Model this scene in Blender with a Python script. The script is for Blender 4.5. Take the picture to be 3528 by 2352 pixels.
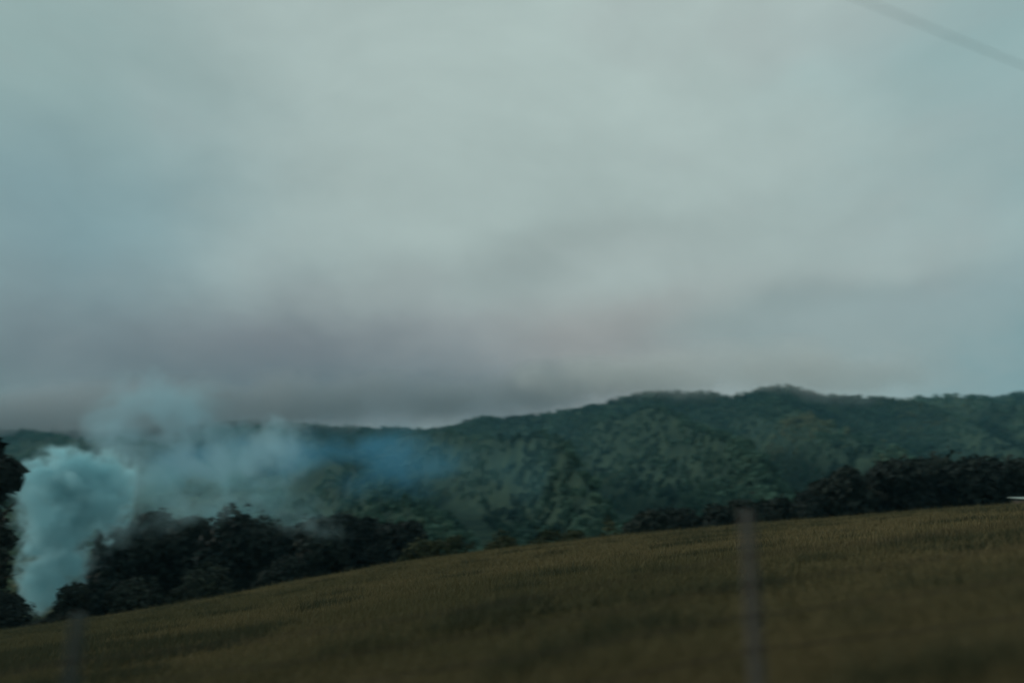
import bpy, bmesh, math, random
import numpy as np
from mathutils import Vector, Matrix, Euler

for _o in list(bpy.data.objects):
    bpy.data.objects.remove(_o, do_unlink=True)
scene = bpy.context.scene
COL = scene.collection
random.seed(11)
RNG = np.random.default_rng(11)

# ------------------------------------------------------------------ camera
W0, H0 = 2352.0, 1568.0          # working scale of the reference view
FPX = 1711.0
CAMZ = 1.5
PITCH = math.atan((1145 - 784) / FPX)
cam_data = bpy.data.cameras.new('camera')
cam = bpy.data.objects.new('camera', cam_data)
COL.objects.link(cam)
cam.location = (0, 0, CAMZ)
cam.rotation_euler = (math.pi / 2 + PITCH, 0, 0)
cam_data.sensor_width = 36.0
cam_data.lens = 36.0 * FPX / W0
cam_data.clip_start = 0.05
cam_data.clip_end = 12000
cam_data.dof.use_dof = True
cam_data.dof.focus_distance = 22.0
cam_data.dof.aperture_fstop = 0.31
cam_data.dof.aperture_ratio = 0.40
scene.camera = cam

# ------------------------------------------------------------------ helpers
def lin(c):
    c = c / 255.0
    return c / 12.92 if c <= 0.04045 else ((c + 0.055) / 1.055) ** 2.4

def srgb(r, g, b):
    return (lin(r), lin(g), lin(b))

def ray(u, v):
    cx, cy = (u - W0 / 2) / FPX, (H0 / 2 - v) / FPX
    c, s = math.cos(PITCH), math.sin(PITCH)
    # camera looks along +Y tilted up by PITCH
    return Vector((cx, c - cy * s, s + cy * c))

def at(u, v, Y):
    d = ray(u, v)
    return Vector((0, 0, CAMZ)) + d * (Y / d.y)

def azel(u, v):
    d = ray(u, v)
    return math.atan2(d.x, d.y), math.atan2(d.z, math.hypot(d.x, d.y))

class NB:
    """small helper for wiring shader nodes"""
    def __init__(self, tree):
        self.t = tree
        tree.nodes.clear()
    def n(self, typ, **kw):
        nd = self.t.nodes.new(typ)
        for k, v in kw.items():
            setattr(nd, k, v)
        return nd
    def put(self, sock, v):
        if isinstance(v, bpy.types.NodeSocket):
            self.t.links.new(v, sock)
        elif v is not None:
            if isinstance(v, (tuple, list)) and len(v) == 3 and sock.type == 'RGBA':
                v = (*v, 1.0)
            sock.default_value = v
    def math(self, op, a, b=None, c=None, clamp=False):
        nd = self.n('ShaderNodeMath', operation=op, use_clamp=clamp)
        self.put(nd.inputs[0], a); self.put(nd.inputs[1], b)
        if c is not None: self.put(nd.inputs[2], c)
        return nd.outputs[0]
    def vmath(self, op, a, b=None, scale=None):
        nd = self.n('ShaderNodeVectorMath', operation=op)
        self.put(nd.inputs[0], a)
        if b is not None: self.put(nd.inputs[1], b)
        if scale is not None: self.put(nd.inputs['Scale'], scale)
        return nd.outputs['Value'] if op in ('LENGTH', 'DOT_PRODUCT', 'DISTANCE') else nd.outputs[0]
    def mix(self, f, a, b):
        nd = self.n('ShaderNodeMix', data_type='RGBA')
        self.put(nd.inputs[0], f); self.put(nd.inputs[6], a); self.put(nd.inputs[7], b)
        return nd.outputs[2]
    def noise(self, vec, scale, detail=3.0, rough=0.5, col=False):
        nd = self.n('ShaderNodeTexNoise')
        if vec is not None: self.put(nd.inputs['Vector'], vec)
        nd.inputs['Scale'].default_value = scale
        nd.inputs['Detail'].default_value = detail
        nd.inputs['Roughness'].default_value = rough
        return nd.outputs['Color' if col else 'Fac']
    def smooth(self, v, a, b, lo=0.0, hi=1.0):
        nd = self.n('ShaderNodeMapRange', interpolation_type='SMOOTHSTEP')
        self.put(nd.inputs[0], v)
        nd.inputs[1].default_value = a; nd.inputs[2].default_value = b
        nd.inputs[3].default_value = lo; nd.inputs[4].default_value = hi
        return nd.outputs[0]

# ------------------------------------------------------------------ world: overcast dusk sky
SKY_STRENGTH = 0.1
SUN_EL, SUN_AZ = math.radians(19), math.radians(-78)     # azimuth from +Y towards +X
world = bpy.data.worlds.new('World')
scene.world = world
world.use_nodes = True
B = NB(world.node_tree)
tc = B.n('ShaderNodeTexCoord').outputs['Generated']
sep = B.n('ShaderNodeSeparateXYZ'); B.put(sep.inputs[0], tc)
az0 = B.math('ARCTAN2', sep.outputs[0], sep.outputs[1])
el0 = B.math('ARCSINE', sep.outputs[2])
wn = B.noise(B.vmath('MULTIPLY', tc, (1.0, 1.0, 1.7)), 2.6, 5.0, 0.55, col=True)
ws = B.n('ShaderNodeSeparateColor'); B.put(ws.inputs[0], wn)
az = B.math('MULTIPLY_ADD', B.math('SUBTRACT', ws.outputs[0], 0.5), 0.38, az0)
el = B.math('MULTIPLY_ADD', B.math('SUBTRACT', ws.outputs[1], 0.5), 0.20, el0)

# cloud masses of the overcast: (u, v, half width, half height, tilt, colour, weight)
CLOUDS = [
    (1150, 150, 700, 420, 0.0, (172, 189, 184), 0.9),
    (60, 450, 330, 330, 0.0, (122, 151, 156), 0.95),
    (60, 80, 330, 180, 0.0, (142, 167, 163), 0.8),
    (2400, 380, 260, 300, 0.0, (140, 169, 170), 0.8),
    (2250, 40, 260, 140, 0.0, (148, 178, 178), 0.8),
    (1320, 840, 420, 140, 0.0, (158, 154, 150), 0.95),
    (1950, 850, 380, 110, 0.0, (146, 160, 158), 0.85),
    (150, 830, 480, 180, 0.0, (104, 117, 122), 0.95),
    (720, 800, 380, 105, 0.05, (114, 117, 121), 0.95),
    (740, 925, 560, 90, 0.0, (88, 93, 99), 0.95),
    (60, 965, 480, 90, 0.0, (88, 102, 105), 0.95),
    (1150, 640, 330, 60, 0.08, (146, 158, 155), 0.8),
    (1450, 550, 240, 50, 0.10, (154, 167, 163), 0.6),
    (1440, 640, 130, 65, 0.1, (168, 181, 177), 0.9),
    (1900, 740, 330, 50, 0.16, (140, 155, 153), 0.5),
    (2250, 690, 260, 60, 0.16, (138, 160, 163), 0.5),
    (2380, 860, 130, 90, 0.0, (108, 146, 152), 0.85),
]
colr = srgb(164, 179, 175)
colr = tuple(c / SKY_STRENGTH for c in colr)
cur = None
for (u, v, hw, hh, tilt, c, wgt) in CLOUDS:
    a_, e_ = azel(u, v)
    da = B.math('SUBTRACT', az, a_); de = B.math('SUBTRACT', el, e_)
    ct, st = math.cos(tilt), math.sin(tilt)
    p = B.math('ADD', B.math('MULTIPLY', da, ct), B.math('MULTIPLY', de, st))
    q = B.math('SUBTRACT', B.math('MULTIPLY', de, ct), B.math('MULTIPLY', da, st))
    p = B.math('POWER', B.math('ABSOLUTE', B.math('DIVIDE', p, hw / FPX)), 2.0)
    q = B.math('POWER', B.math('ABSOLUTE', B.math('DIVIDE', q, hh / FPX)), 2.0)
    g = B.math('EXPONENT', B.math('MULTIPLY', B.math('ADD', p, q), -0.8))
    g = B.math('MULTIPLY', g, wgt)
    tgt = tuple(x / SKY_STRENGTH for x in srgb(*c))
    cur = B.mix(g, cur if cur is not None else colr, tgt)
# soft cloud texture all round
flat = B.vmath('MULTIPLY', tc, (1.0, 1.0, 1.7))
wv = B.vmath('ADD', flat, B.vmath('SCALE', B.noise(tc, 2.0, 3.0, 0.5, col=True), scale=0.35))
n1 = B.noise(wv, 2.4, 7.0, 0.56)
n2 = B.noise(wv, 6.5, 6.0, 0.6)
fmul = B.math('MULTIPLY_ADD', B.math('SUBTRACT', n1, 0.5), 0.55, 1.0)
fmul = B.math('MULTIPLY_ADD', B.math('SUBTRACT', n2, 0.5), 0.16, fmul)
n3 = B.noise(wv, 2.6, 4.0, 0.5)
cur = B.mix(B.smooth(n3, 0.52, 0.72, 0.0, 0.30), cur, tuple(x / SKY_STRENGTH for x in srgb(158, 164, 163)))
cur = B.vmath('SCALE', cur, scale=B.math('MULTIPLY', fmul, 1.07))
sky = B.n('ShaderNodeTexSky', sky_type='NISHITA')
sky.sun_disc = False
sky.sun_elevation = SUN_EL
sky.sun_rotation = SUN_AZ
sky.air_density = 1.0
sky.dust_density = 2.0
fin = B.mix(0.06, cur, sky.outputs[0])
bg = B.n('ShaderNodeBackground')
B.put(bg.inputs['Color'], fin)
bg.inputs['Strength'].default_value = SKY_STRENGTH
wo = B.n('ShaderNodeOutputWorld')
B.t.links.new(bg.outputs[0], wo.inputs['Surface'])

# ------------------------------------------------------------------ sun (veiled by the overcast)
sd = bpy.data.lights.new('sun', 'SUN')
sd.energy = 1.5
sd.angle = math.radians(11)
sd.color = (1.0, 0.93, 0.84)
sun = bpy.data.objects.new('sun', sd)
COL.objects.link(sun)
to_sun = Vector((math.sin(SUN_AZ) * math.cos(SUN_EL), math.cos(SUN_AZ) * math.cos(SUN_EL), math.sin(SUN_EL)))
sun.rotation_euler = to_sun.to_track_quat('Z', 'Y').to_euler()

vs = scene.view_settings
scene.display_settings.display_device = 'sRGB'
vs.view_transform = 'Standard'
vs.look = 'None'
vs.exposure = 0.0
vs.gamma = 1.0
vs.use_curve_mapping = False
scene.cycles.volume_max_steps = 256
scene.cycles.volume_step_rate = 1.0
scene.cycles.volume_bounces = 3
scene.cycles.max_bounces = 6
scene.cycles.use_denoising = True

# ------------------------------------------------------------------ numeric noise
def _hash(ix, iy, seed):
    h = (ix.astype(np.int64) * 374761393 + iy.astype(np.int64) * 668265263 + seed * 974711) & 0x7fffffff
    h = ((h ^ (h >> 13)) * 1274126177) & 0x7fffffff
    return ((h ^ (h >> 16)) & 0xffff) / 65535.0

def vnoise(x, y, seed=0):
    x = np.asarray(x, float); y = np.asarray(y, float)
    ix, iy = np.floor(x), np.floor(y)
    fx, fy = x - ix, y - iy
    fx = fx * fx * (3 - 2 * fx); fy = fy * fy * (3 - 2 * fy)
    ix = ix.astype(np.int64); iy = iy.astype(np.int64)
    a = _hash(ix, iy, seed); b = _hash(ix + 1, iy, seed)
    c = _hash(ix, iy + 1, seed); d = _hash(ix + 1, iy + 1, seed)
    return (a + (b - a) * fx) * (1 - fy) + (c + (d - c) * fx) * fy

def fbm(x, y, seed=0, octv=4):
    s, amp, tot = 0.0, 1.0, 0.0
    for k in range(octv):
        s = s + amp * (vnoise(np.asarray(x) * 2 ** k, np.asarray(y) * 2 ** k, seed + k * 17) - 0.5)
        tot += amp
        amp *= 0.5
    return s / tot * 2

def sstep(t):
    t = np.clip(t, 0, 1)
    return t * t * (3 - 2 * t)

# ------------------------------------------------------------------ terrain heights
YC = 50.0                                   # depth of the field's brow
_brow = [at(u, v, YC) for u, v in ((-700, 1530), (-300, 1490), (0, 1452), (300, 1408), (500, 1374), (700, 1332), (900, 1296), (1100, 1268),
                                   (1400, 1233), (1712, 1207), (2000, 1184), (2352, 1165), (2700, 1148), (3200, 1135))]
_bx = np.array([p.x for p in _brow]); _bz = np.array([p.z for p in _brow])
def field_z(x, y):
    x = np.asarray(x, float); y = np.asarray(y, float)
    yy = np.clip(y, -120, YC + 4)
    zf = -0.16 + np.where(x > 1.86, 0.112, 0.145) * 60 * np.tanh((x - 1.86) / 60)                      # along the fence
    zb = np.interp(x, _bx, _bz)                                     # along the brow
    t = (yy - 5.9) / (YC - 5.9)
    z = zf * (1 - t) + zb * t if np.ndim(t) == 0 else np.where(t < 0, zf - t * 2.0, zf * (1 - t) + zb * t)
    z = z + 0.08 * np.clip(4 * t * (1 - t), 0, 1)
    z = z + 0.08 * fbm(x / 7, y / 7, 3) * sstep((np.hypot(x, y - 5.9) - 1) / 12) + 0.10 * fbm(x / 23, y / 23, 5) * sstep((y - 8) / 20)
    return z

def skyline(points):
    """pixel outline -> tangent of elevation as a function of azimuth"""
    A = [azel(u, v) for u, v in points]
    a = np.array([p[0] for p in A]); t = np.tan([p[1] for p in A])
    return lambda az: np.interp(az, a, t)

L_MAIN = skyline([(560, 1250), (760, 1110), (900, 1010), (960, 985), (1040, 968), (1110, 950), (1160, 952), (1270, 941), (1380, 919),
                  (1440, 902), (1500, 891), (1620, 894), (1680, 906), (1740, 884), (1810, 877), (1880, 900), (1960, 903), (2050, 909),
                  (2110, 916), (2200, 950), (2352, 1000), (2600, 1070), (2900, 1100)])
L_HUMP = skyline([(-700, 1150), (-200, 1130), (120, 1120), (350, 1112), (540, 1106), (630, 1122), (735, 1177), (850, 1228), (1000, 1280), (1200, 1360)])
L_BACK = skyline([(-900, 1000), (-200, 980), (0, 986), (120, 981), (230, 987), (380, 976), (500, 966), (560, 958), (690, 966), (850, 976),
                  (950, 978), (1060, 985), (1250, 1020), (1500, 1060)])
L_EAST = skyline([(1450, 1160), (1700, 1040), (1800, 990), (1950, 940), (2100, 914), (2200, 904), (2260, 901), (2352, 892), (2600, 872), (3000, 890), (3800, 930)])
R_MAIN, R_HUMP, R_BACK, R_EAST = 1050.0, 190.0, 1500.0, 1400.0
TREE = {'main': 6.0, 'hump': 4.0, 'back': 8.0, 'east': 8.0}

def terrain(x, y, parts=False):
    x = np.asarray(x, float); y = np.asarray(y, float)
    r = np.hypot(x, y); az = np.arctan2(x, y)
    f = field_z(x, y)
    d = y - YC
    drop = 0.40 * np.log1p(np.exp(np.clip((d - 1.5) / 1.2, -30, 30))) * 1.2
    drop = np.where(d > 30, 0.40 * (d - 1.5), drop)
    drop = 15 * np.tanh(drop / 15)
    base = f - drop
    front = sstep((1.75 - np.abs(az)) / 0.35)
    base = np.where(y > YC + 25, base * (1 - sstep((r - 120) / 300)) + (-10) * sstep((r - 120) / 300), base)
    def layer(prof, r0, rc, th, seed, amp, back):
        zr = CAMZ + rc * prof(az) - th
        s = (r - r0) / (rc - r0)
        p = np.clip(s, 0, 1) ** 1.12
        z0 = -13.0
        up = z0 + (zr - z0) * p
        sc = rc / 1050.0
        wz = az * 1050 + 0.34 * (r / sc) + 45 * fbm(az * 1050 / 240, r / sc / 330, seed + 7, 3)
        def folds(w):                                        # sharp spurs, rounded gullies
            t = np.abs(2 * (w - np.floor(w)) - 1)
            return t ** 1.4 - 0.8
        sp = fbm(wz / 250, r / sc / 520, seed, 3) * amp * 0.5
        gul = (folds(wz / 235 + 0.25) * 1.0 + folds(wz / 88 + 0.11 * fbm(az * 9, r / sc / 200, seed + 9, 2)) * 0.26) * amp * sc
        sc1 = np.clip(s, 0, 1)
        env = 2.6 * sc1 ** 1.3 * (1 - sc1) ** 0.85
        up = up + (sp + gul) * env
        dn = zr - (zr - z0) * back * sstep((r - rc) / (rc * 0.7))
        z = np.where(s < 1, up, dn)
        return np.where(s < 0, z0 - 30, z)
    lm = layer(L_MAIN, 125, R_MAIN, TREE['main'], 21, 160, 0.9)
    lh = layer(L_HUMP, 95, R_HUMP, TREE['hump'], 31, 14, 0.9)
    lb = layer(L_BACK, 330, R_BACK, TREE['back'], 41, 90, 0.7)
    le = layer(L_EAST, 330, R_EAST, TREE['east'], 51, 90, 0.7)
    stack = np.stack([base, lm, lh, lb, le])
    stack[1:] = stack[1:] * front - 40 * (1 - front)
    which = np.argmax(stack, axis=0)
    k = 0.5
    m = stack.max(axis=0)
    z = m + np.log(np.exp((stack - m) * k).sum(axis=0)) / k * np.where(y > YC + 30, 1, 0) * 0.6
    if parts:
        return z, which
    return z

def new_mesh(name, verts, faces, mat=None, parent=None, smooth=True):
    me = bpy.data.meshes.new(name)
    verts = np.asarray(verts, dtype=np.float32)
    faces = np.asarray(faces, dtype=np.int32)
    nf, k = faces.shape
    me.vertices.add(len(verts)); me.vertices.foreach_set('co', verts.ravel())
    me.loops.add(nf * k); me.loops.foreach_set('vertex_index', faces.ravel())
    me.polygons.add(nf)
    me.polygons.foreach_set('loop_start', np.arange(nf, dtype=np.int32) * k)
    me.polygons.foreach_set('loop_total', np.full(nf, k, dtype=np.int32))
    me.polygons.foreach_set('use_smooth', np.full(nf, smooth, dtype=bool))
    me.update(calc_edges=True)
    o = bpy.data.objects.new(name, me)
    COL.objects.link(o)
    if mat:
        for m in (mat if isinstance(mat, (list, tuple)) else [mat]):
            me.materials.append(m)
    if parent:
        o.parent = parent
    return o

def tag(o, label=None, cat=None, group=None, kind=None):
    if label: o['label'] = label
    if cat: o['category'] = cat
    if group: o['group'] = group
    if kind: o['kind'] = kind
    return o

def point_attr(me, name, arr):
    at_ = me.attributes.new(name, 'FLOAT', 'POINT')
    at_.data.foreach_set('value', np.asarray(arr, dtype=np.float32))

# ------------------------------------------------------------------ materials
def material(name):
    m = bpy.data.materials.new(name)
    m.use_nodes = True
    return m, NB(m.node_tree)

def surface_out(b, color, rough=0.9, spec=0.2, bump=None, bump_d=0.1, bump_s=0.5, trans=0.0):
    p = b.n('ShaderNodeBsdfPrincipled')
    b.put(p.inputs['Base Color'], color)
    b.put(p.inputs['Roughness'], rough)
    p.inputs['Specular IOR Level'].default_value = spec
    if bump is not None:
        bn = b.n('ShaderNodeBump'); bn.inputs['Strength'].default_value = bump_s
        bn.inputs['Distance'].default_value = bump_d
        b.put(bn.inputs['Height'], bump)
        b.t.links.new(bn.outputs[0], p.inputs['Normal'])
    out = b.n('ShaderNodeOutputMaterial')
    sh = p.outputs[0]
    if trans > 0:
        tr = b.n('ShaderNodeBsdfTranslucent'); b.put(tr.inputs['Color'], color)
        mx = b.n('ShaderNodeMixShader'); mx.inputs[0].default_value = trans
        b.t.links.new(sh, mx.inputs[1]); b.t.links.new(tr.outputs[0], mx.inputs[2])
        sh = mx.outputs[0]
    b.t.links.new(sh, out.inputs['Surface'])

def geo_pos(b):
    return b.n('ShaderNodeNewGeometry').outputs['Position']

def attr(b, name):
    a = b.n('ShaderNodeAttribute'); a.attribute_name = name
    return a.outputs['Fac']

# pasture soil and thatch
M_FIELD, b = material('pasture_ground')
pos = geo_pos(b)
big = b.noise(pos, 0.12, 5, 0.6)
mid = b.noise(pos, 0.9, 5, 0.65)
fine = b.noise(pos, 14.0, 4, 0.7)
c = b.mix(b.smooth(big, 0.35, 0.65), (0.074, 0.074, 0.036), (0.108, 0.092, 0.046))
c = b.mix(b.smooth(mid, 0.52, 0.72), c, (0.046, 0.050, 0.028))
c = b.mix(b.math('MULTIPLY', fine, 0.4), c, (0.055, 0.048, 0.028))
surface_out(b, c, 0.95, 0.1, b.math('ADD', mid, b.math('MULTIPLY', fine, 0.3)), 0.12, 0.7)

# woodland floor
M_FLOOR, b = material('woodland_floor')
pos = geo_pos(b)
n1_ = b.noise(pos, 0.06, 5, 0.65)
n2_ = b.noise(pos, 0.5, 4, 0.7)
c = b.mix(b.smooth(n1_, 0.38, 0.62), (0.020, 0.044, 0.036), (0.046, 0.080, 0.054))
c = b.mix(b.smooth(n2_, 0.45, 0.7), c, (0.018, 0.034, 0.026))
surface_out(b, c, 0.95, 0.05, n2_, 1.0, 0.8)

# ------------------------------------------------------------------ terrain sheet
def build_terrain():
    azs = np.concatenate([np.linspace(-math.pi, -0.80, 70, endpoint=False), np.linspace(-0.80, 0.80, 560, endpoint=False),
                          np.linspace(0.80, math.pi, 70, endpoint=False)])
    rs = np.concatenate([np.linspace(0.6, 4.0, 8, endpoint=False), np.geomspace(4, 90, 190, endpoint=False),
                         np.geomspace(90, 1700, 300, endpoint=False), np.geomspace(1700, 2500, 12)])
    R, A = np.meshgrid(rs, azs, indexing='ij')
    X, Y = R * np.sin(A), R * np.cos(A)
    Z = terrain(X, Y)
    far = sstep((R - 1750) / 650)
    Z = Z * (1 - far) - 12 * far
    nr, na = R.shape
    V = np.stack([X, Y, Z], -1).reshape(-1, 3)
    i, j = np.meshgrid(np.arange(nr - 1), np.arange(na), indexing='ij')
    j2 = (j + 1) % na
    F = np.stack([i * na + j, i * na + j2, (i + 1) * na + j2, (i + 1) * na + j], -1).reshape(-1, 4)
    # close the small hole under the viewpoint
    V = np.vstack([V, [[0, 0, float(terrain(0.0, 0.0))]]])
    o = new_mesh('terrain', V, F[:, ::-1], [M_FIELD, M_FLOOR])
    bm = bmesh.new(); bm.from_mesh(o.data); bm.verts.ensure_lookup_table()
    c0 = bm.verts[len(V) - 1]
    for k in range(na):
        bm.faces.new((bm.verts[k], bm.verts[(k + 1) % na], c0)).smooth = True
    bmesh.ops.recalc_face_normals(bm, faces=bm.faces[-na:])
    for f in bm.faces:
        cc = f.calc_center_median()
        f.material_index = 1 if (cc.y > YC + 7 and abs(math.atan2(cc.x, cc.y)) < 1.5) else 0
        if f.normal.z < 0: f.normal_flip()
    bm.to_mesh(o.data); bm.free()
    tag(o, kind='structure')
    return o
build_terrain()

# ------------------------------------------------------------------ pasture grass
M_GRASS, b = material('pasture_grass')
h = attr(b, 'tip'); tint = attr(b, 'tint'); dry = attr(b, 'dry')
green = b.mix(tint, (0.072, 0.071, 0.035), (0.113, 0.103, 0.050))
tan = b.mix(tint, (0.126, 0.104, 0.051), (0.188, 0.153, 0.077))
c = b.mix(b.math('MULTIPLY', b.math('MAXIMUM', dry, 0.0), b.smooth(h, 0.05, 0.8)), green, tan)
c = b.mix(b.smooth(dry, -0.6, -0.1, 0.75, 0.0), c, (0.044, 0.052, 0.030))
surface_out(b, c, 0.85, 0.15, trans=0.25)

def build_grass():
    N = 190000
    # more plants per square metre near the fence, fewer up to the brow
    y = 1.0 / (1 / 4.2 + RNG.random(N) * (1 / 62.0 - 1 / 4.2))
    y = np.where(RNG.random(N) < 0.35, 4.2 + RNG.random(N) * 52, y)
    x = (RNG.random(N) * 2 - 1) * (y * 0.80 + 1.5)
    keep = y < YC + 8
    x, y = x[keep], y[keep]
    clump = fbm(x / 1.6, y / 1.6, 71, 3)
    patch = fbm(x / 11, y / 7, 73, 4)
    z = terrain(x, y)
    n = len(x)
    nb = 5
    gx = np.repeat(x, nb); gy = np.repeat(y, nb); gz = np.repeat(z, nb)
    cl = np.repeat(clump, nb); pt = np.repeat(patch, nb)
    M = n * nb
    spread = 0.05 + 0.004 * gy
    gx = gx + RNG.normal(0, 1, M) * spread; gy = gy + RNG.normal(0, 1, M) * spread
    gz = terrain(gx, gy)
    near = sstep((26 - gy) / 20)
    dryness_shade = np.clip(0.62 - 0.40 * near + 1.3 * pt - 0.6 * np.clip(cl - 0.15, 0, 1) - 0.55 * sstep((-gx / gy - 0.25) / 0.4) + RNG.normal(0, 0.18, M), 0, 1)  # greener and darker towards the left: tree shade put into the colour
    tus_shade = np.repeat(sstep((fbm(x / 1.9, y / 1.2, 171, 2) + 0.30 * fbm(x / 14, y / 9, 175, 2) + 0.25 * sstep((-x / y - 0.3) / 0.4) - 0.27) / 0.22), nb)  # extra dark tufts at left stand in for tree shade
    dryness_shade = np.where(RNG.random(M) < tus_shade, -1.0, dryness_shade)
    hgt = (0.10 + 0.07 * RNG.random(M)) * (1 + 0.35 * tus_shade) * (1 + 0.5 * np.clip(cl, 0, 1)) * (1 + 0.35 * near)
    stalk = RNG.random(M) < 0.08
    hgt = np.where(stalk, hgt * 1.9, hgt)
    w = (0.0038 + 0.0006 * gy) * (0.7 + 0.6 * RNG.random(M))
    w = np.where(stalk, w * 0.7, w)
    th = RNG.random(M) * 2 * math.pi
    lean = RNG.random(M) * (0.8 + 0.9 * sstep((gy - 14) / 20))
    ph = RNG.random(M) * 2 * math.pi
    wx, wy = np.cos(th) * w, np.sin(th) * w
    tx, ty = np.cos(ph) * lean * hgt + 0.03, np.sin(ph) * lean * hgt
    base = np.stack([gx, gy, gz - 0.02], -1)
    wv = np.stack([wx, wy, np.zeros(M)], -1)
    mid = base + np.stack([tx * .35, ty * .35, hgt * .6], -1)
    tip = base + np.stack([tx, ty, hgt], -1)
    V = np.stack([base - wv, base + wv, mid + wv * .75, mid - wv * .75, tip], 1).reshape(-1, 3)
    k = np.arange(M)[:, None] * 5
    cl_ = k[gy < 16]; fr_ = k[gy >= 16]                      # far blades are single slivers
    T = np.concatenate([cl_ + np.array([[0, 1, 2]]), cl_ + np.array([[0, 2, 3]]), cl_ + np.array([[3, 2, 4]]), fr_ + np.array([[0, 1, 4]])])
    o = new_mesh('grass', V, T, M_GRASS, smooth=False)
    point_attr(o.data, 'tip', np.tile([0, 0, .6, .6, 1.0], M))
    point_attr(o.data, 'tint', np.repeat(RNG.random(M), 5))
    point_attr(o.data, 'dry', np.repeat(dryness_shade, 5))  # also carries the shade painted into the left of the field
    tag(o, 'short dry brown and olive pasture grass covering the sloping field', 'grass', kind='stuff')
build_grass()

# ------------------------------------------------------------------ foliage
def leaf_tris(centres, out, size, rng):
    """one ragged leaf-clump triangle at each centre, roughly facing out"""
    n = len(centres)
    nrm = out + rng.normal(0, 0.55, (n, 3))
    nrm /= np.linalg.norm(nrm, axis=1, keepdims=True) + 1e-9
    up = rng.normal(0, 1, (n, 3))
    a = np.cross(nrm, up); a /= np.linalg.norm(a, axis=1, keepdims=True) + 1e-9
    bb = np.cross(nrm, a)
    s = size * (0.6 + 0.8 * rng.random((n, 1)))
    p0 = centres + a * s
    p1 = centres - a * s * 0.55 + bb * s * 0.75 * (0.7 + 0.6 * rng.random((n, 1)))
    p2 = centres - a * s * 0.55 - bb * s * 0.75 * (0.7 + 0.6 * rng.random((n, 1)))
    return np.stack([p0, p1, p2], 1)

def crown_points(rng, height, radius, base, n, lobes, conical=0.0):
    """leaf positions through the shells of several uneven lobes"""
    L = []
    for k in range(lobes):
        t = (k + 0.5) / lobes
        zc = base + (height - base) * (0.22 + 0.62 * rng.random())
        k_r = 1 - conical * (zc - base) / (height - base)
        ang = rng.random() * 2 * math.pi
        off = radius * 0.55 * math.sqrt(rng.random()) * k_r
        rr = radius * (0.38 + 0.30 * rng.random()) * k_r
        L.append((off * math.cos(ang), off * math.sin(ang), zc, rr, rr * (0.7 + 0.3 * rng.random())))
    L.append((0, 0, base + (height - base) * 0.45, radius * 0.62, (height - base) * 0.42))
    L = np.array(L)
    idx = rng.integers(0, len(L), n)
    d = rng.normal(0, 1, (n, 3)); d /= np.linalg.norm(d, axis=1, keepdims=True)
    d[:, 2] = np.where(d[:, 2] < -0.45, -d[:, 2], d[:, 2])
    rad = 0.72 + 0.36 * rng.random(n) ** 0.7 + np.where(rng.random(n) < 0.10, 0.28 * rng.random(n), 0)
    P = np.stack([L[idx, 0] + d[:, 0] * L[idx, 3] * rad, L[idx, 1] + d[:, 1] * L[idx, 3] * rad, L[idx, 2] + d[:, 2] * L[idx, 4] * rad], -1)
    return P, d

def foliage_material(name, c0, c1, c2, trans=0.15):
    m, b = material(name)
    t = attr(b, 'tint')
    pos = geo_pos(b)
    c = b.mix(b.smooth(t, 0.0, 0.55), c0, c1)
    c = b.mix(b.smooth(t, 0.55, 1.0), c, c2)
    surface_out(b, c, 0.8, 0.15, trans=trans)
    return m

M_FOREST = foliage_material('forest_leaves', (0.022, 0.056, 0.050), (0.066, 0.138, 0.100), (0.140, 0.168, 0.098))
M_DARK = foliage_material('dark_leaves', (0.011, 0.019, 0.018), (0.019, 0.029, 0.024), (0.030, 0.040, 0.026), 0.08)
M_OLIVE = foliage_material('olive_leaves', (0.022, 0.032, 0.016), (0.048, 0.056, 0.026), (0.085, 0.085, 0.036))
M_BARK, b = material('bark')
tcg = b.n('ShaderNodeTexCoord').outputs['Object']
nz = b.noise(tcg, 6, 5, 0.7)
surface_out(b, b.mix(nz, (0.030, 0.024, 0.018), (0.085, 0.072, 0.056)), 0.95, 0.1, nz, 0.05, 0.8)

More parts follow.
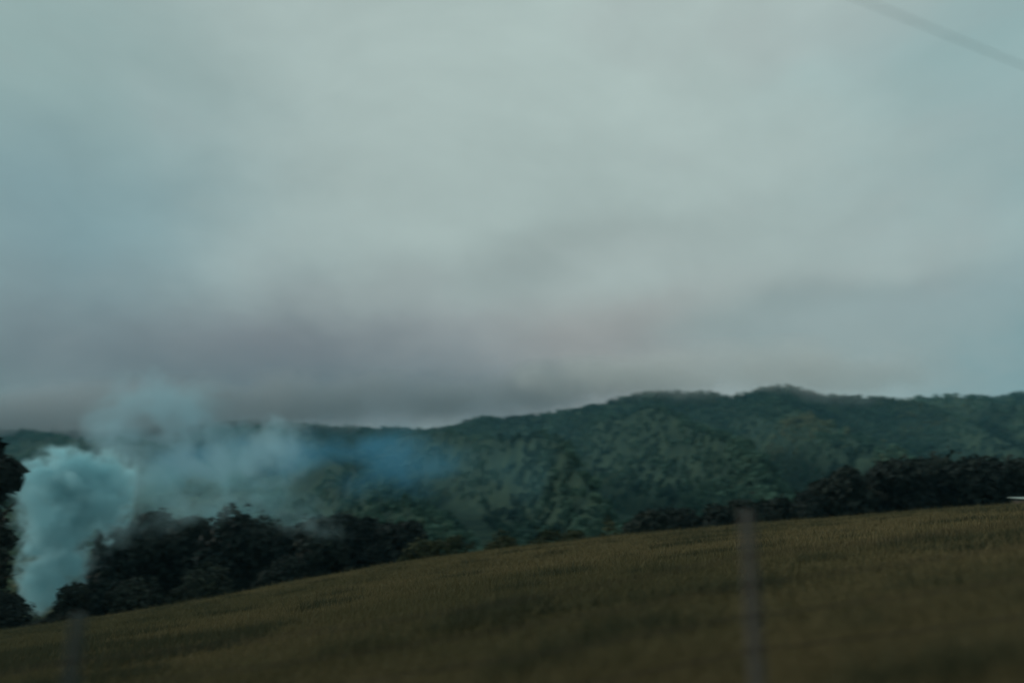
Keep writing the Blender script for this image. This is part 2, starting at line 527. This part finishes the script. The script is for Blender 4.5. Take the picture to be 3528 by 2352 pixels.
# forest covering the hills: one continuous mass
def build_forest():
    tris, tint = [], []
    specs = [  # az range by pixel, r range, spacing, which layer, tree height
        (560, 2900, 120, 420, 4.5, 1, (3.8, 6.6)),
        (560, 2900, 420, 1085, 6.6, 1, (5.0, 8.0)),
        (-500, 1250, 92, 205, 4.6, 2, (3.5, 6.5)),
        (-500, 1500, 700, 1570, 11.5, 3, (9, 13)),
        (1600, 3000, 700, 1480, 9.0, 4, (9, 12)),
    ]
    for (u0, u1, r0, r1, sp, lay, hr) in specs:
        a0, a1 = azel(u0, 1000)[0], azel(u1, 1000)[0]
        a0, a1 = max(a0, -0.72), min(a1, 0.72)
        area = 0.5 * (a1 - a0) * (r1 ** 2 - r0 ** 2)
        n = int(area / sp ** 2)
        A = a0 + (a1 - a0) * RNG.random(n)
        R = np.sqrt(r0 ** 2 + (r1 ** 2 - r0 ** 2) * RNG.random(n))
        X, Y = R * np.sin(A), R * np.cos(A)
        Z, which = terrain(X, Y, True)
        ok = which == lay
        X, Y, Z, R = X[ok], Y[ok], Z[ok], R[ok]
        stand = 0.55 * fbm(X / 130, Y / 220, 90 + lay, 3) + 0.32 * fbm(X / 34, Y / 60, 190 + lay, 3)
        clear = fbm(X / 28, Y / 28, 95 + lay, 3)
        for x, y, z, r, s, cl in zip(X, Y, Z, R, stand, clear):
            if lay == 2 and cl > 0.12: 
                if RNG.random() < 0.75: continue
            hh = (hr[0] + (hr[1] - hr[0]) * RNG.random()) * (1 + 0.25 * s)
            if cl > 0.25: hh *= 0.55
            nl = 380 if r < 170 else 230 if r < 260 else 120 if r < 420 else 52
            sz = 0.32 if r < 170 else 0.46 if r < 260 else 0.65 if r < 420 else 1.25
            rad = hh * (0.36 + 0.16 * RNG.random())
            P, D = crown_points(RNG, hh, rad, hh * (0.12 if r < 300 else -0.05), nl, 5, 0.3)
            T = leaf_tris(P + np.array([x, y, z - (0.3 if r < 420 else 1.6 if lay < 3 else 3.0)]), D, sz, RNG)
            tris.append(T)
            tt = np.clip(0.45 + 1.0 * s + RNG.normal(0, 0.085), 0, 1)
            tint.append(np.clip(tt + RNG.normal(0, 0.07, nl), 0, 1))
    T = np.concatenate(tris); t = np.concatenate(tint)
    V = T.reshape(-1, 3)
    o = new_mesh('forest', V, np.arange(len(V)).reshape(-1, 3), M_FOREST, smooth=False)
    point_attr(o.data, 'tint', np.repeat(t, 3))
    tag(o, 'dense mottled green woodland covering the hills beyond the field', 'forest', kind='stuff')
    print('forest tris', len(T))
build_forest()

# weedy strip along the brow at the right
def build_weeds():
    n = 5200
    u = 1900 + 700 * RNG.random(n) ** 0.8
    y = YC + 1.0 + 2.4 * RNG.random(n)
    x = np.array([at(uu, 1150, yy).x for uu, yy in zip(u, y)])
    dens = fbm(x / 2.2, y / 2.0, 131, 3)
    k = dens > -0.15
    x, y, dens = x[k], y[k], dens[k]
    z = terrain(x, y)
    h = (0.18 + 0.5 * np.clip(dens + 0.2, 0, 1)) * RNG.random(len(x)) ** 0.5
    P = np.stack([x, y, z + h], -1)
    D = RNG.normal(0, 1, (len(x), 3)); D[:, 2] = np.abs(D[:, 2])
    T = leaf_tris(P, D, 0.075, RNG)
    V = T.reshape(-1, 3)
    o = new_mesh('weeds', V, np.arange(len(V)).reshape(-1, 3), M_OLIVE, smooth=False)
    point_attr(o.data, 'tint', np.repeat(RNG.random(len(T)) * 0.6, 3))
    tag(o, 'dark green weedy strip along the right end of the brow of the field', 'weeds', kind='stuff')

# single trees and bushes that stand behind the brow of the field
build_weeds()

def tube(bm, pts, radii, seg=7):
    rings = []
    for i, (p, r) in enumerate(zip(pts, radii)):
        p = Vector(p)
        d = (Vector(pts[min(i + 1, len(pts) - 1)]) - Vector(pts[max(i - 1, 0)])).normalized()
        a = d.orthogonal().normalized(); c = d.cross(a)
        rings.append([bm.verts.new(p + (a * math.cos(2 * math.pi * k / seg) + c * math.sin(2 * math.pi * k / seg)) * r) for k in range(seg)])
    for q in range(len(rings) - 1):
        for k in range(seg):
            bm.faces.new((rings[q][k], rings[q][(k + 1) % seg], rings[q + 1][(k + 1) % seg], rings[q + 1][k]))
    bm.faces.new(rings[0][::-1]); bm.faces.new(rings[-1])

def bm_obj(name, bm, mat, parent=None, smooth=True):
    bmesh.ops.recalc_face_normals(bm, faces=bm.faces)
    me = bpy.data.meshes.new(name); bm.to_mesh(me); bm.free()
    for p in me.polygons: p.use_smooth = smooth
    me.materials.append(mat)
    o = bpy.data.objects.new(name, me); COL.objects.link(o)
    if parent: o.parent = parent
    return o

def make_tree(name, loc, height, radius, label, group, mat, bush=False, leaves=2600, cat='tree'):
    rng = np.random.default_rng(abs(hash((round(loc[0], 2), round(loc[1], 2)))) % 100000)
    t = bpy.data.objects.new(name, None); COL.objects.link(t)
    t.location = loc
    tag(t, label, cat, group)
    base = height * (0.02 if bush else 0.16)
    P, D = crown_points(rng, height, radius, base, leaves, 9, 0.25)
    P[:, 2] *= height / np.percentile(P[:, 2], 98.5)
    T = leaf_tris(P, D, height * 0.024 + 0.05, rng)
    V = T.reshape(-1, 3)
    o = new_mesh('crown', V, np.arange(len(V)).reshape(-1, 3), mat, t, smooth=False)
    tt = np.clip(0.4 + rng.normal(0, 0.2) + rng.normal(0, 0.12, len(T)), 0, 1)
    point_attr(o.data, 'tint', np.repeat(tt, 3))
    bm = bmesh.new()
    h1 = height * (0.3 if bush else 0.62)
    r0 = height * 0.024
    pts = [(rng.normal(0, 0.02) * k * height, rng.normal(0, 0.02) * k * height, -0.4 + (h1 + 0.4) * k) for k in np.linspace(0, 1, 6)]
    tube(bm, pts, [r0 * (1.25 - 1.0 * k) for k in np.linspace(0, 1, 6)])
    for k in range(6 if not bush else 4):
        q = pts[2 + k % 3]
        a = rng.random() * 6.283
        ln = radius * (0.5 + 0.3 * rng.random())
        e = (q[0] + math.cos(a) * ln, q[1] + math.sin(a) * ln, q[2] + height * (0.12 + 0.15 * rng.random()))
        m_ = ((q[0] + e[0]) / 2, (q[1] + e[1]) / 2, (q[2] + e[2]) / 2 + 0.04 * height)
        tube(bm, [q, m_, e], [r0 * .45, r0 * .3, r0 * .1], 5)
    bm_obj('trunk', bm, M_BARK, t)
    return t

def ground(x, y):
    return float(terrain(x, y))

ORD = ['first', 'second', 'third', 'fourth', 'fifth', 'sixth', 'seventh', 'eighth', 'ninth', 'tenth', 'eleventh', 'twelfth',
       'thirteenth', 'fourteenth', 'fifteenth', 'sixteenth', 'seventeenth', 'eighteenth', 'nineteenth', 'twentieth']

# near-black belt behind the right end of the brow: (u, top v, depth, width px)
BELT = [(2372, 1062, 84, 110), (2300, 1058, 88, 120), (2228, 1052, 84, 120), (2150, 1050, 90, 120), (2080, 1056, 86, 115),
        (2012, 1070, 90, 105), (1950, 1076, 85, 95), (1895, 1100, 88, 80), (1840, 1128, 84, 70), (1785, 1142, 88, 70), (1720, 1146, 84, 70)]
for k, (u, v, Y, wpx) in enumerate(BELT):
    p = at(u, v, Y)
    g = ground(p.x, Y)
    lab = 'near-black bushy tree, ' + ORD[k] + ' from the right edge in the belt behind the field'
    make_tree('dark_tree', (p.x, Y, g), p.z - g - 0.45, wpx / FPX * Y * 0.95, lab, 'dark tree belt behind the field', M_DARK, leaves=6000)

# bushes along the brow left of the belt
SCRUB = [(1640, 1150, 80, 80), (1555, 1150, 84, 90), (1478, 1168, 78, 80), (1400, 1192, 84, 70), (1325, 1205, 80, 75), (1240, 1215, 86, 80),
         (1150, 1212, 82, 90), (1065, 1222, 78, 90), (985, 1228, 84, 90)]
for k, (u, v, Y, wpx) in enumerate(SCRUB):
    p = at(u, v + 16 + 7 * math.sin(k * 2.3), Y)
    g = ground(p.x, Y)
    lab = 'low dark green bush, ' + ORD[k] + ' leftward after the black tree belt'
    make_tree('bush', (p.x, Y, g), max(p.z - g, 1.8), wpx / FPX * Y * (0.78 + 0.22 * math.sin(k * 1.7)), lab, 'bushes along the brow of the field', M_DARK if k < 3 else M_OLIVE, True, 2400, 'bush')

# dark copse in the hollow right of the smoke column
COPSE = [(905, 1205, 88, 110), (830, 1190, 92, 120), (755, 1200, 86, 115), (690, 1215, 90, 115), (610, 1200, 94, 120), (530, 1190, 88, 125),
         (450, 1196, 92, 120), (375, 1186, 96, 120), (305, 1205, 88, 110), (255, 1240, 84, 90)]
for k, (u, v, Y, wpx) in enumerate(COPSE):
    p = at(u, v, Y)
    g = ground(p.x, Y)
    lab = 'dark leafy tree in the hollow, ' + ORD[len(COPSE) - 1 - k] + ' to the right of the white smoke column'
    make_tree('copse_tree', (p.x, Y, g), p.z - g, wpx / FPX * Y * 0.85, lab, 'dark trees in the hollow by the smoke', M_DARK, leaves=5200)

# the tall black tree on the left edge, and the mound-like bush at the foot of the smoke
for (nm, u, v, Y, wpx, lab, bush, cat) in [
    ('dark_tree', -20, 1005, 66, 140, 'tall black tree cut off by the left edge beside the white smoke', False, 'tree'),
    ('dark_tree', -30, 1190, 60, 150, 'broad black bushy tree in front of the tall one at left edge', False, 'tree'),
    ('bush', 175, 1345, 64, 110, 'rounded dark bush just right of the foot of the white smoke column', True, 'bush'),
    ('bush', 95, 1425, 54, 120, 'small dark bush added for shade below the foot of the white smoke column', True, 'bush'),  # added bush, darkens the corner that lies in tree shade
    ('bush', 20, 1365, 57, 150, 'low black bush on the left edge below the white smoke', True, 'bush'),
    ('bush', 330, 1335, 66, 150, 'wide dark bush on the brow below the copse, nearest to the smoke foot', True, 'bush'),
    ('bush', 470, 1305, 68, 150, 'wide dark bush on the brow below the middle of the copse', True, 'bush'),
    ('bush', 640, 1285, 66, 130, 'wide dark bush on the brow below the right half of the copse', True, 'bush'),
]:
    p = at(u, v, Y)
    g = ground(p.x, Y)
    make_tree(nm, (p.x, Y, g), max(p.z - g, 1.2), wpx / FPX * Y * 0.62, lab, 'dark growth around the smoke', M_DARK, bush, 3200, cat)

# ------------------------------------------------------------------ fence of wooden posts and barbed wire
M_POST, b = material('weathered_wood')
tcg = b.n('ShaderNodeTexCoord').outputs['Object']
mp = b.n('ShaderNodeMapping'); b.put(mp.inputs[0], tcg); mp.inputs['Scale'].default_value = (14, 14, 1.2)
gr = b.noise(mp.outputs[0], 3.0, 6, 0.7)
bl = b.noise(tcg, 3.5, 4, 0.6)
c = b.mix(gr, (0.050, 0.049, 0.044), (0.130, 0.127, 0.117))
c = b.mix(b.smooth(bl, 0.5, 0.75), c, (0.105, 0.092, 0.076))
surface_out(b, c, 0.9, 0.15, gr, 0.01, 0.9)
M_POST_DARK, b = material('dark_wood')
tcg = b.n('ShaderNodeTexCoord').outputs['Object']
mp = b.n('ShaderNodeMapping'); b.put(mp.inputs[0], tcg); mp.inputs['Scale'].default_value = (14, 14, 1.2)
gr = b.noise(mp.outputs[0], 3.0, 6, 0.7)
surface_out(b, b.mix(gr, (0.035, 0.042, 0.040), (0.085, 0.100, 0.096)), 0.9, 0.15, gr, 0.01, 0.9)  # darker tone for the two left posts
M_WIRE, b = material('rusty_wire')
nz = b.noise(geo_pos(b), 40, 3, 0.6)
surface_out(b, b.mix(nz, (0.020, 0.016, 0.014), (0.050, 0.036, 0.028)), 0.7, 0.3)

fence = bpy.data.objects.new('fence', None); COL.objects.link(fence)
tag(fence, 'weathered wooden posts strung with barbed wire along the near edge of the field', 'fence')
YF = 5.9
p_right = at(1716, 1172, YF); p_left = at(182, 1408, YF)
step = p_right - p_left
tops = [p_left - step, p_left, p_right, p_right + step]
fence.location = (p_right.x, YF, field_z(p_right.x, YF))
inv = Vector(fence.location)
def make_post(top, seed):
    rnd = random.Random(seed)
    g = float(field_z(top.x, top.y)) - 0.45
    bm = bmesh.new()
    seg, rings = 12, []
    H = top.z - g
    lx = rnd.uniform(-0.02, 0.02)
    for i, t in enumerate([0, .2, .4, .55, .7, .8, .9, .96, .99, 1.0]):
        rr = 0.048 * (1.05 - 0.12 * t) * (1 if t < .99 else 0.82 if t < 1 else 0.6)
        ring = []
        for k in range(seg):
            a = 2 * math.pi * k / seg
            w = rr * (1 + 0.10 * math.sin(3 * a + seed) + rnd.uniform(-.05, .05))
            ring.append(bm.verts.new((top.x - inv.x + lx * (1 - t) + math.cos(a) * w, top.y - inv.y + math.sin(a) * w,
                                      g - inv.z + H * t + (0.02 * math.cos(a + seed) if t >= .99 else 0))))
        rings.append(ring)
    for q in range(len(rings) - 1):
        for k in range(seg):
            bm.faces.new((rings[q][k], rings[q][(k + 1) % seg], rings[q + 1][(k + 1) % seg], rings[q + 1][k]))
    bm.faces.new(rings[0][::-1]); bm.faces.new(rings[-1])
    po = bm_obj('post', bm, M_POST_DARK if seed in (3, 10) else M_POST, fence)
    if seed == 10: po['label'] = 'dark post below the white smoke'
    return po
posts = [make_post(t, 3 + i * 7) for i, t in enumerate(tops)]
# four wires fixed on the field side of the posts
for k, v in enumerate((1272, 1337, 1409, 1486)):
    dz = at(1716, v, YF).z - p_right.z
    bm = bmesh.new()
    pts = []
    for i in range(len(tops) - 1):
        a, c2 = tops[i], tops[i + 1]
        for q in range(14 + (1 if i == len(tops) - 2 else 0)):
            t = q / 14
            p = a.lerp(c2, t) + Vector((0, -0.062, dz - 0.05 * 4 * t * (1 - t) * (1 + 0.4 * math.sin(k * 2 + i))))
            pts.append(p - inv)
    tube(bm, pts, [0.0042] * len(pts), 5)
    dirv = (pts[-1] - pts[0]).normalized()
    d, acc = 0.06, 0
    for i in range(len(pts) - 1):                        # twisted barbs
        L = (pts[i + 1] - pts[i]).length
        nb = max(1, int(L / 0.12))
        for q in range(nb):
            p = pts[i].lerp(pts[i + 1], (q + .5) / nb)
            a = Vector((0.25, 0.6, 0.75)).normalized() * 0.016; c2 = Vector((-0.25, -0.6, 0.75)).normalized() * 0.016
            tube(bm, [p - a, p + a], [0.0014, 0.0014], 4)
            tube(bm, [p - c2, p + c2], [0.0014, 0.0014], 4)
    w = bm_obj('wire', bm, M_WIRE, fence)
# staples on the posts the picture shows
for po, t in zip(posts[1:3], tops[1:3]):
    for v in (1272, 1337, 1409, 1486):
        dz = at(1716, v, YF).z - p_right.z
        bm = bmesh.new()
        c0 = t + Vector((0, -0.066, dz)) - inv
        tube(bm, [c0 + Vector((-0.006, 0.02, 0.012)), c0 + Vector((-0.006, -0.004, 0.010)), c0 + Vector((0, -0.005, 0)), c0 + Vector((0.006, -0.004, -0.010)), c0 + Vector((0.006, 0.02, -0.012))], [0.0022] * 5, 5)
        bm_obj('staple', bm, M_WIRE, po)

# ------------------------------------------------------------------ overhead cable
M_CABLE, b = material('grey_cable')
surface_out(b, (0.05, 0.055, 0.055), 0.6, 0.3)
pa, pb = at(1995, 6, 4.0), at(2352, 152, 4.7)
dv = pb - pa
bm = bmesh.new()
pts = []
for t in np.linspace(-6, 14, 81):
    sag = 0.0016 * ((t - 0.5) ** 2 - 0.25) * dv.length
    pts.append(pa + dv * t + Vector((0, 0, sag)))
tube(bm, pts, [0.0027] * len(pts), 8)
o = bm_obj('overhead_cable', bm, M_CABLE)
tag(o, 'single grey overhead cable crossing the top right corner of the sky', 'cable')

# ------------------------------------------------------------------ low shed behind the brow, only its pale roof showing
M_ROOF, b = material('pale_metal_roof')
tcg = b.n('ShaderNodeTexCoord').outputs['Object']
nz = b.noise(tcg, 1.5, 4, 0.6)
surface_out(b, b.mix(nz, (0.24, 0.32, 0.30), (0.38, 0.47, 0.44)), 0.55, 0.4)
M_BOARD, b = material('shed_boards')
tcg = b.n('ShaderNodeTexCoord').outputs['Object']
nz = b.noise(tcg, 4.0, 4, 0.6)
surface_out(b, b.mix(nz, (0.05, 0.045, 0.035), (0.09, 0.08, 0.065)), 0.9, 0.1)
def build_shed():
    p = at(2418, 1144, 66)
    g = ground(p.x, 66)
    t = bpy.data.objects.new('shed', None); COL.objects.link(t)
    t.location = (p.x, 66, g)
    tag(t, 'low shed behind the field brow at right edge showing only its pale roof', 'shed')
    hz = p.z - g
    bm = bmesh.new()
    bmesh.ops.create_cube(bm, size=1, matrix=Matrix.Translation((0, 1.6, hz / 2 - 0.15)) @ Matrix.Diagonal((3.2, 2.6, hz - 0.1, 1)))
    bm_obj('wall', bm, M_BOARD, t, False)
    bm = bmesh.new()
    n = 64                                               # corrugated sheet with thickness
    rows = []
    for k, (yy, zz) in enumerate(((0.1, hz - 0.04), (3.1, hz + 0.10))):
        rows.append([bm.verts.new((-1.9 + 3.8 * i / n, yy, zz + 0.02 * math.sin(i * math.pi / 2))) for i in range(n + 1)])
    for i in range(n):
        bm.faces.new((rows[0][i], rows[0][i + 1], rows[1][i + 1], rows[1][i]))
    r = bm_obj('roof', bm, M_ROOF, t, False)
    sm = r.modifiers.new('thick', 'SOLIDIFY'); sm.thickness = 0.05
build_shed()

# ------------------------------------------------------------------ smoke
def smoke(name, blobs, label, density, colour, noise_scale, warp, edge, step_rate=1.0, aniso=0.0, nk=0.9, voxel=None):
    """blobs: (u, v, half width px, half height px, depth). A closed skin round the blobs; soft uneven density inside."""
    L = []
    bm = bmesh.new()
    for (u, v, hw, hh, Y) in blobs:
        c = at(u, v, Y)
        k = Y / FPX
        rx, rz = hw * k, hh * k
        ry = (rx + rz) / 2
        L.append((c, (rx, ry, rz)))
        bmesh.ops.create_icosphere(bm, subdivisions=3, radius=1.0, matrix=Matrix.Translation(c) @ Matrix.Diagonal((rx * 1.25, ry * 1.25, rz * 1.25, 1)))
    me = bpy.data.meshes.new(name); bm.to_mesh(me); bm.free()
    tmp = bpy.data.objects.new(name + '_hull', me); COL.objects.link(tmp)
    rm = tmp.modifiers.new('skin', 'REMESH'); rm.mode = 'VOXEL'
    rm.voxel_size = voxel or min(min(r) for _, r in L) / 4
    sm = tmp.modifiers.new('soft', 'SMOOTH'); sm.iterations = 4
    dg = bpy.context.evaluated_depsgraph_get()
    me2 = bpy.data.meshes.new_from_object(tmp.evaluated_get(dg))
    bpy.data.objects.remove(tmp, do_unlink=True); bpy.data.meshes.remove(me)
    me2.name = name
    o = bpy.data.objects.new(name, me2); COL.objects.link(o)
    m, b = material(name)
    me2.materials.clear(); me2.materials.append(m)
    pos = geo_pos(b)
    wv = b.vmath('SCALE', b.vmath('SUBTRACT', b.noise(pos, noise_scale * 0.6, 2, 0.5, col=True), (0.5, 0.5, 0.5)), scale=warp)
    P = b.vmath('ADD', pos, wv)
    F = None
    for c, r in L:
        d = b.vmath('LENGTH', b.vmath('MULTIPLY', b.vmath('SUBTRACT', P, tuple(c)), tuple(1 / x for x in r)))
        f = b.math('POWER', b.math('SUBTRACT', 1.15, d, clamp=True), 1.5)
        F = f if F is None else b.math('ADD', F, f)
    nz = b.smooth(b.noise(P, noise_scale, 6, 0.6), 0.30, 0.70)
    Fc = b.math('MINIMUM', F, 1.0)
    q = b.math('MULTIPLY_ADD', b.math('SUBTRACT', nz, 0.5), nk, Fc)
    dens = b.math('MULTIPLY', b.smooth(q, edge[0], edge[1]), density)
    dens = b.math('MULTIPLY', dens, b.smooth(F, 0.0, 0.15))
    pv = b.n('ShaderNodeVolumePrincipled')
    b.put(pv.inputs['Color'], colour)
    b.put(pv.inputs['Density'], dens)
    pv.inputs['Anisotropy'].default_value = aniso
    out = b.n('ShaderNodeOutputMaterial')
    b.t.links.new(pv.outputs[0], out.inputs['Volume'])
    m.cycles.volume_step_rate = step_rate
    cl = 'cloud' in name
    tag(o, label, 'cloud' if cl else 'smoke', 'low clouds on the hilltops' if cl else 'smoke from the fire in the hollow', 'stuff')
    return o

Y1 = 72
smoke('smoke_column', [(98, 1390, 34, 30, Y1), (106, 1362, 56, 38, Y1), (116, 1318, 76, 52, Y1), (125, 1262, 88, 66, Y1), (138, 1195, 112, 74, Y1),
                       (140, 1125, 120, 78, Y1), (155, 1076, 92, 62, Y1), (245, 1105, 66, 84, Y1 + 2), (240, 1180, 56, 70, Y1 + 2)],
      'thick pale column of smoke rising from the ground at left', 1.25, (0.60, 0.93, 1.0), 0.42, 3.0, (0.12, 1.15), 0.4, nk=1.45)
Y2 = 92
smoke('drifting_smoke', [(270, 1010, 130, 100, Y2), (360, 985, 170, 110, Y2 + 4), (460, 1000, 150, 110, Y2 + 8), (330, 1120, 100, 80, Y2),
                         (540, 1040, 120, 90, Y2 + 12), (395, 915, 150, 85, Y2 + 8), (300, 1070, 100, 80, Y2), (640, 1010, 110, 60, Y2 + 18), (600, 1085, 110, 60, Y2 + 14)],
      'grey blue drifting smoke above and right of the thick column', 0.125, (0.55, 0.81, 0.91), 0.17, 9.5, (0.28, 1.4), 0.5, nk=2.1)
Y3 = 108
smoke('smoke_veil', [(430, 1110, 220, 90, Y3), (570, 1095, 160, 80, Y3 + 10), (690, 1190, 130, 80, Y3 + 10), (540, 1190, 180, 80, Y3)],
      'thin smoke veil lying low over the wooded hump and dark copse', 0.085, (0.46, 0.82, 0.90), 0.14, 7.0, (0.25, 1.4), 0.5, nk=1.9)
Y4 = 215
smoke('smoke_wisps', [(250, 1195, 100, 60, 77), (360, 1180, 130, 55, 78), (480, 1170, 130, 55, 79), (600, 1185, 130, 55, 80), (700, 1205, 110, 50, 80), (210, 1270, 60, 60, 75)],
      'thin wisps of pale smoke trailing in front of the dark copse', 0.075, (0.56, 0.84, 0.90), 0.26, 5.0, (0.45, 1.6), 0.5, nk=2.0)
smoke('blue_smoke', [(430, 1060, 130, 80, Y4 - 5), (520, 1050, 130, 80, Y4), (610, 1055, 130, 75, Y4), (690, 1042, 110, 72, Y4 + 5), (800, 1040, 140, 72, Y4 + 15), (890, 1030, 120, 70, Y4 + 20), (960, 1075, 150, 90, Y4 + 10), (800, 1110, 130, 60, Y4)],
      'blue smoke spread in the valley in front of the dark ridge', 0.044, (0.18, 0.62, 0.94), 0.07, 12.0, (0.1, 1.6), 0.5, nk=0.7)

smoke('smoke_veil', [(1010, 1070, 170, 120, Y4 + 60), (1130, 1090, 190, 130, Y4 + 70), (1240, 1080, 190, 120, Y4 + 80)],
      'faint teal smoke thinning out over the slope right of the blue smoke', 0.0050, (0.30, 0.74, 0.84), 0.03, 20.0, (0.1, 1.6), 0.5, nk=1.0)

# low cloud touching the tops of the hills
def on_crest(R, blobs):
    return [(u, v, hw, hh, R * math.cos(azel(u, v)[0])) for u, v, hw, hh in blobs]
smoke('low_cloud', on_crest(R_MAIN * 0.95, [(1400, 862, 320, 70), (1640, 860, 300, 72), (1840, 848, 300, 74), (2030, 868, 240, 60)]),
      'soft grey low cloud brushing the top of the central hill', 0.011, (0.94, 0.945, 0.94), 0.012, 40.0, (0.05, 1.3), 0.5, nk=0.9)
smoke('low_cloud', on_crest(R_BACK * 0.95, [(-120, 964, 340, 88), (180, 960, 340, 88), (440, 944, 340, 84), (700, 926, 340, 80), (960, 924, 300, 74), (1190, 896, 280, 64), (1400, 872, 240, 50)]),
      'soft grey low cloud along the top of the far ridge at left', 0.014, (0.52, 0.55, 0.58), 0.009, 50.0, (0.05, 1.2), 0.5, nk=0.9)

# ------------------------------------------------------------------ haze
def build_haze():
    bm = bmesh.new()
    z0, z1 = -75.0, 330.0
    bmesh.ops.create_cube(bm, size=1, matrix=Matrix.Translation((0, 0, (z0 + z1) / 2)) @ Matrix.Diagonal((5200, 5200, z1 - z0, 1)))
    m, b = material('haze')
    pv = b.n('ShaderNodeVolumePrincipled')
    b.put(pv.inputs['Color'], (0.28, 0.76, 0.98))
    pv.inputs['Density'].default_value = 0.00010
    out = b.n('ShaderNodeOutputMaterial')
    b.t.links.new(pv.outputs[0], out.inputs['Volume'])
    o = bm_obj('haze', bm, m, None, False)
    tag(o, kind='stuff', label='thin blue evening haze filling the air of the valley', cat='haze')
build_haze()
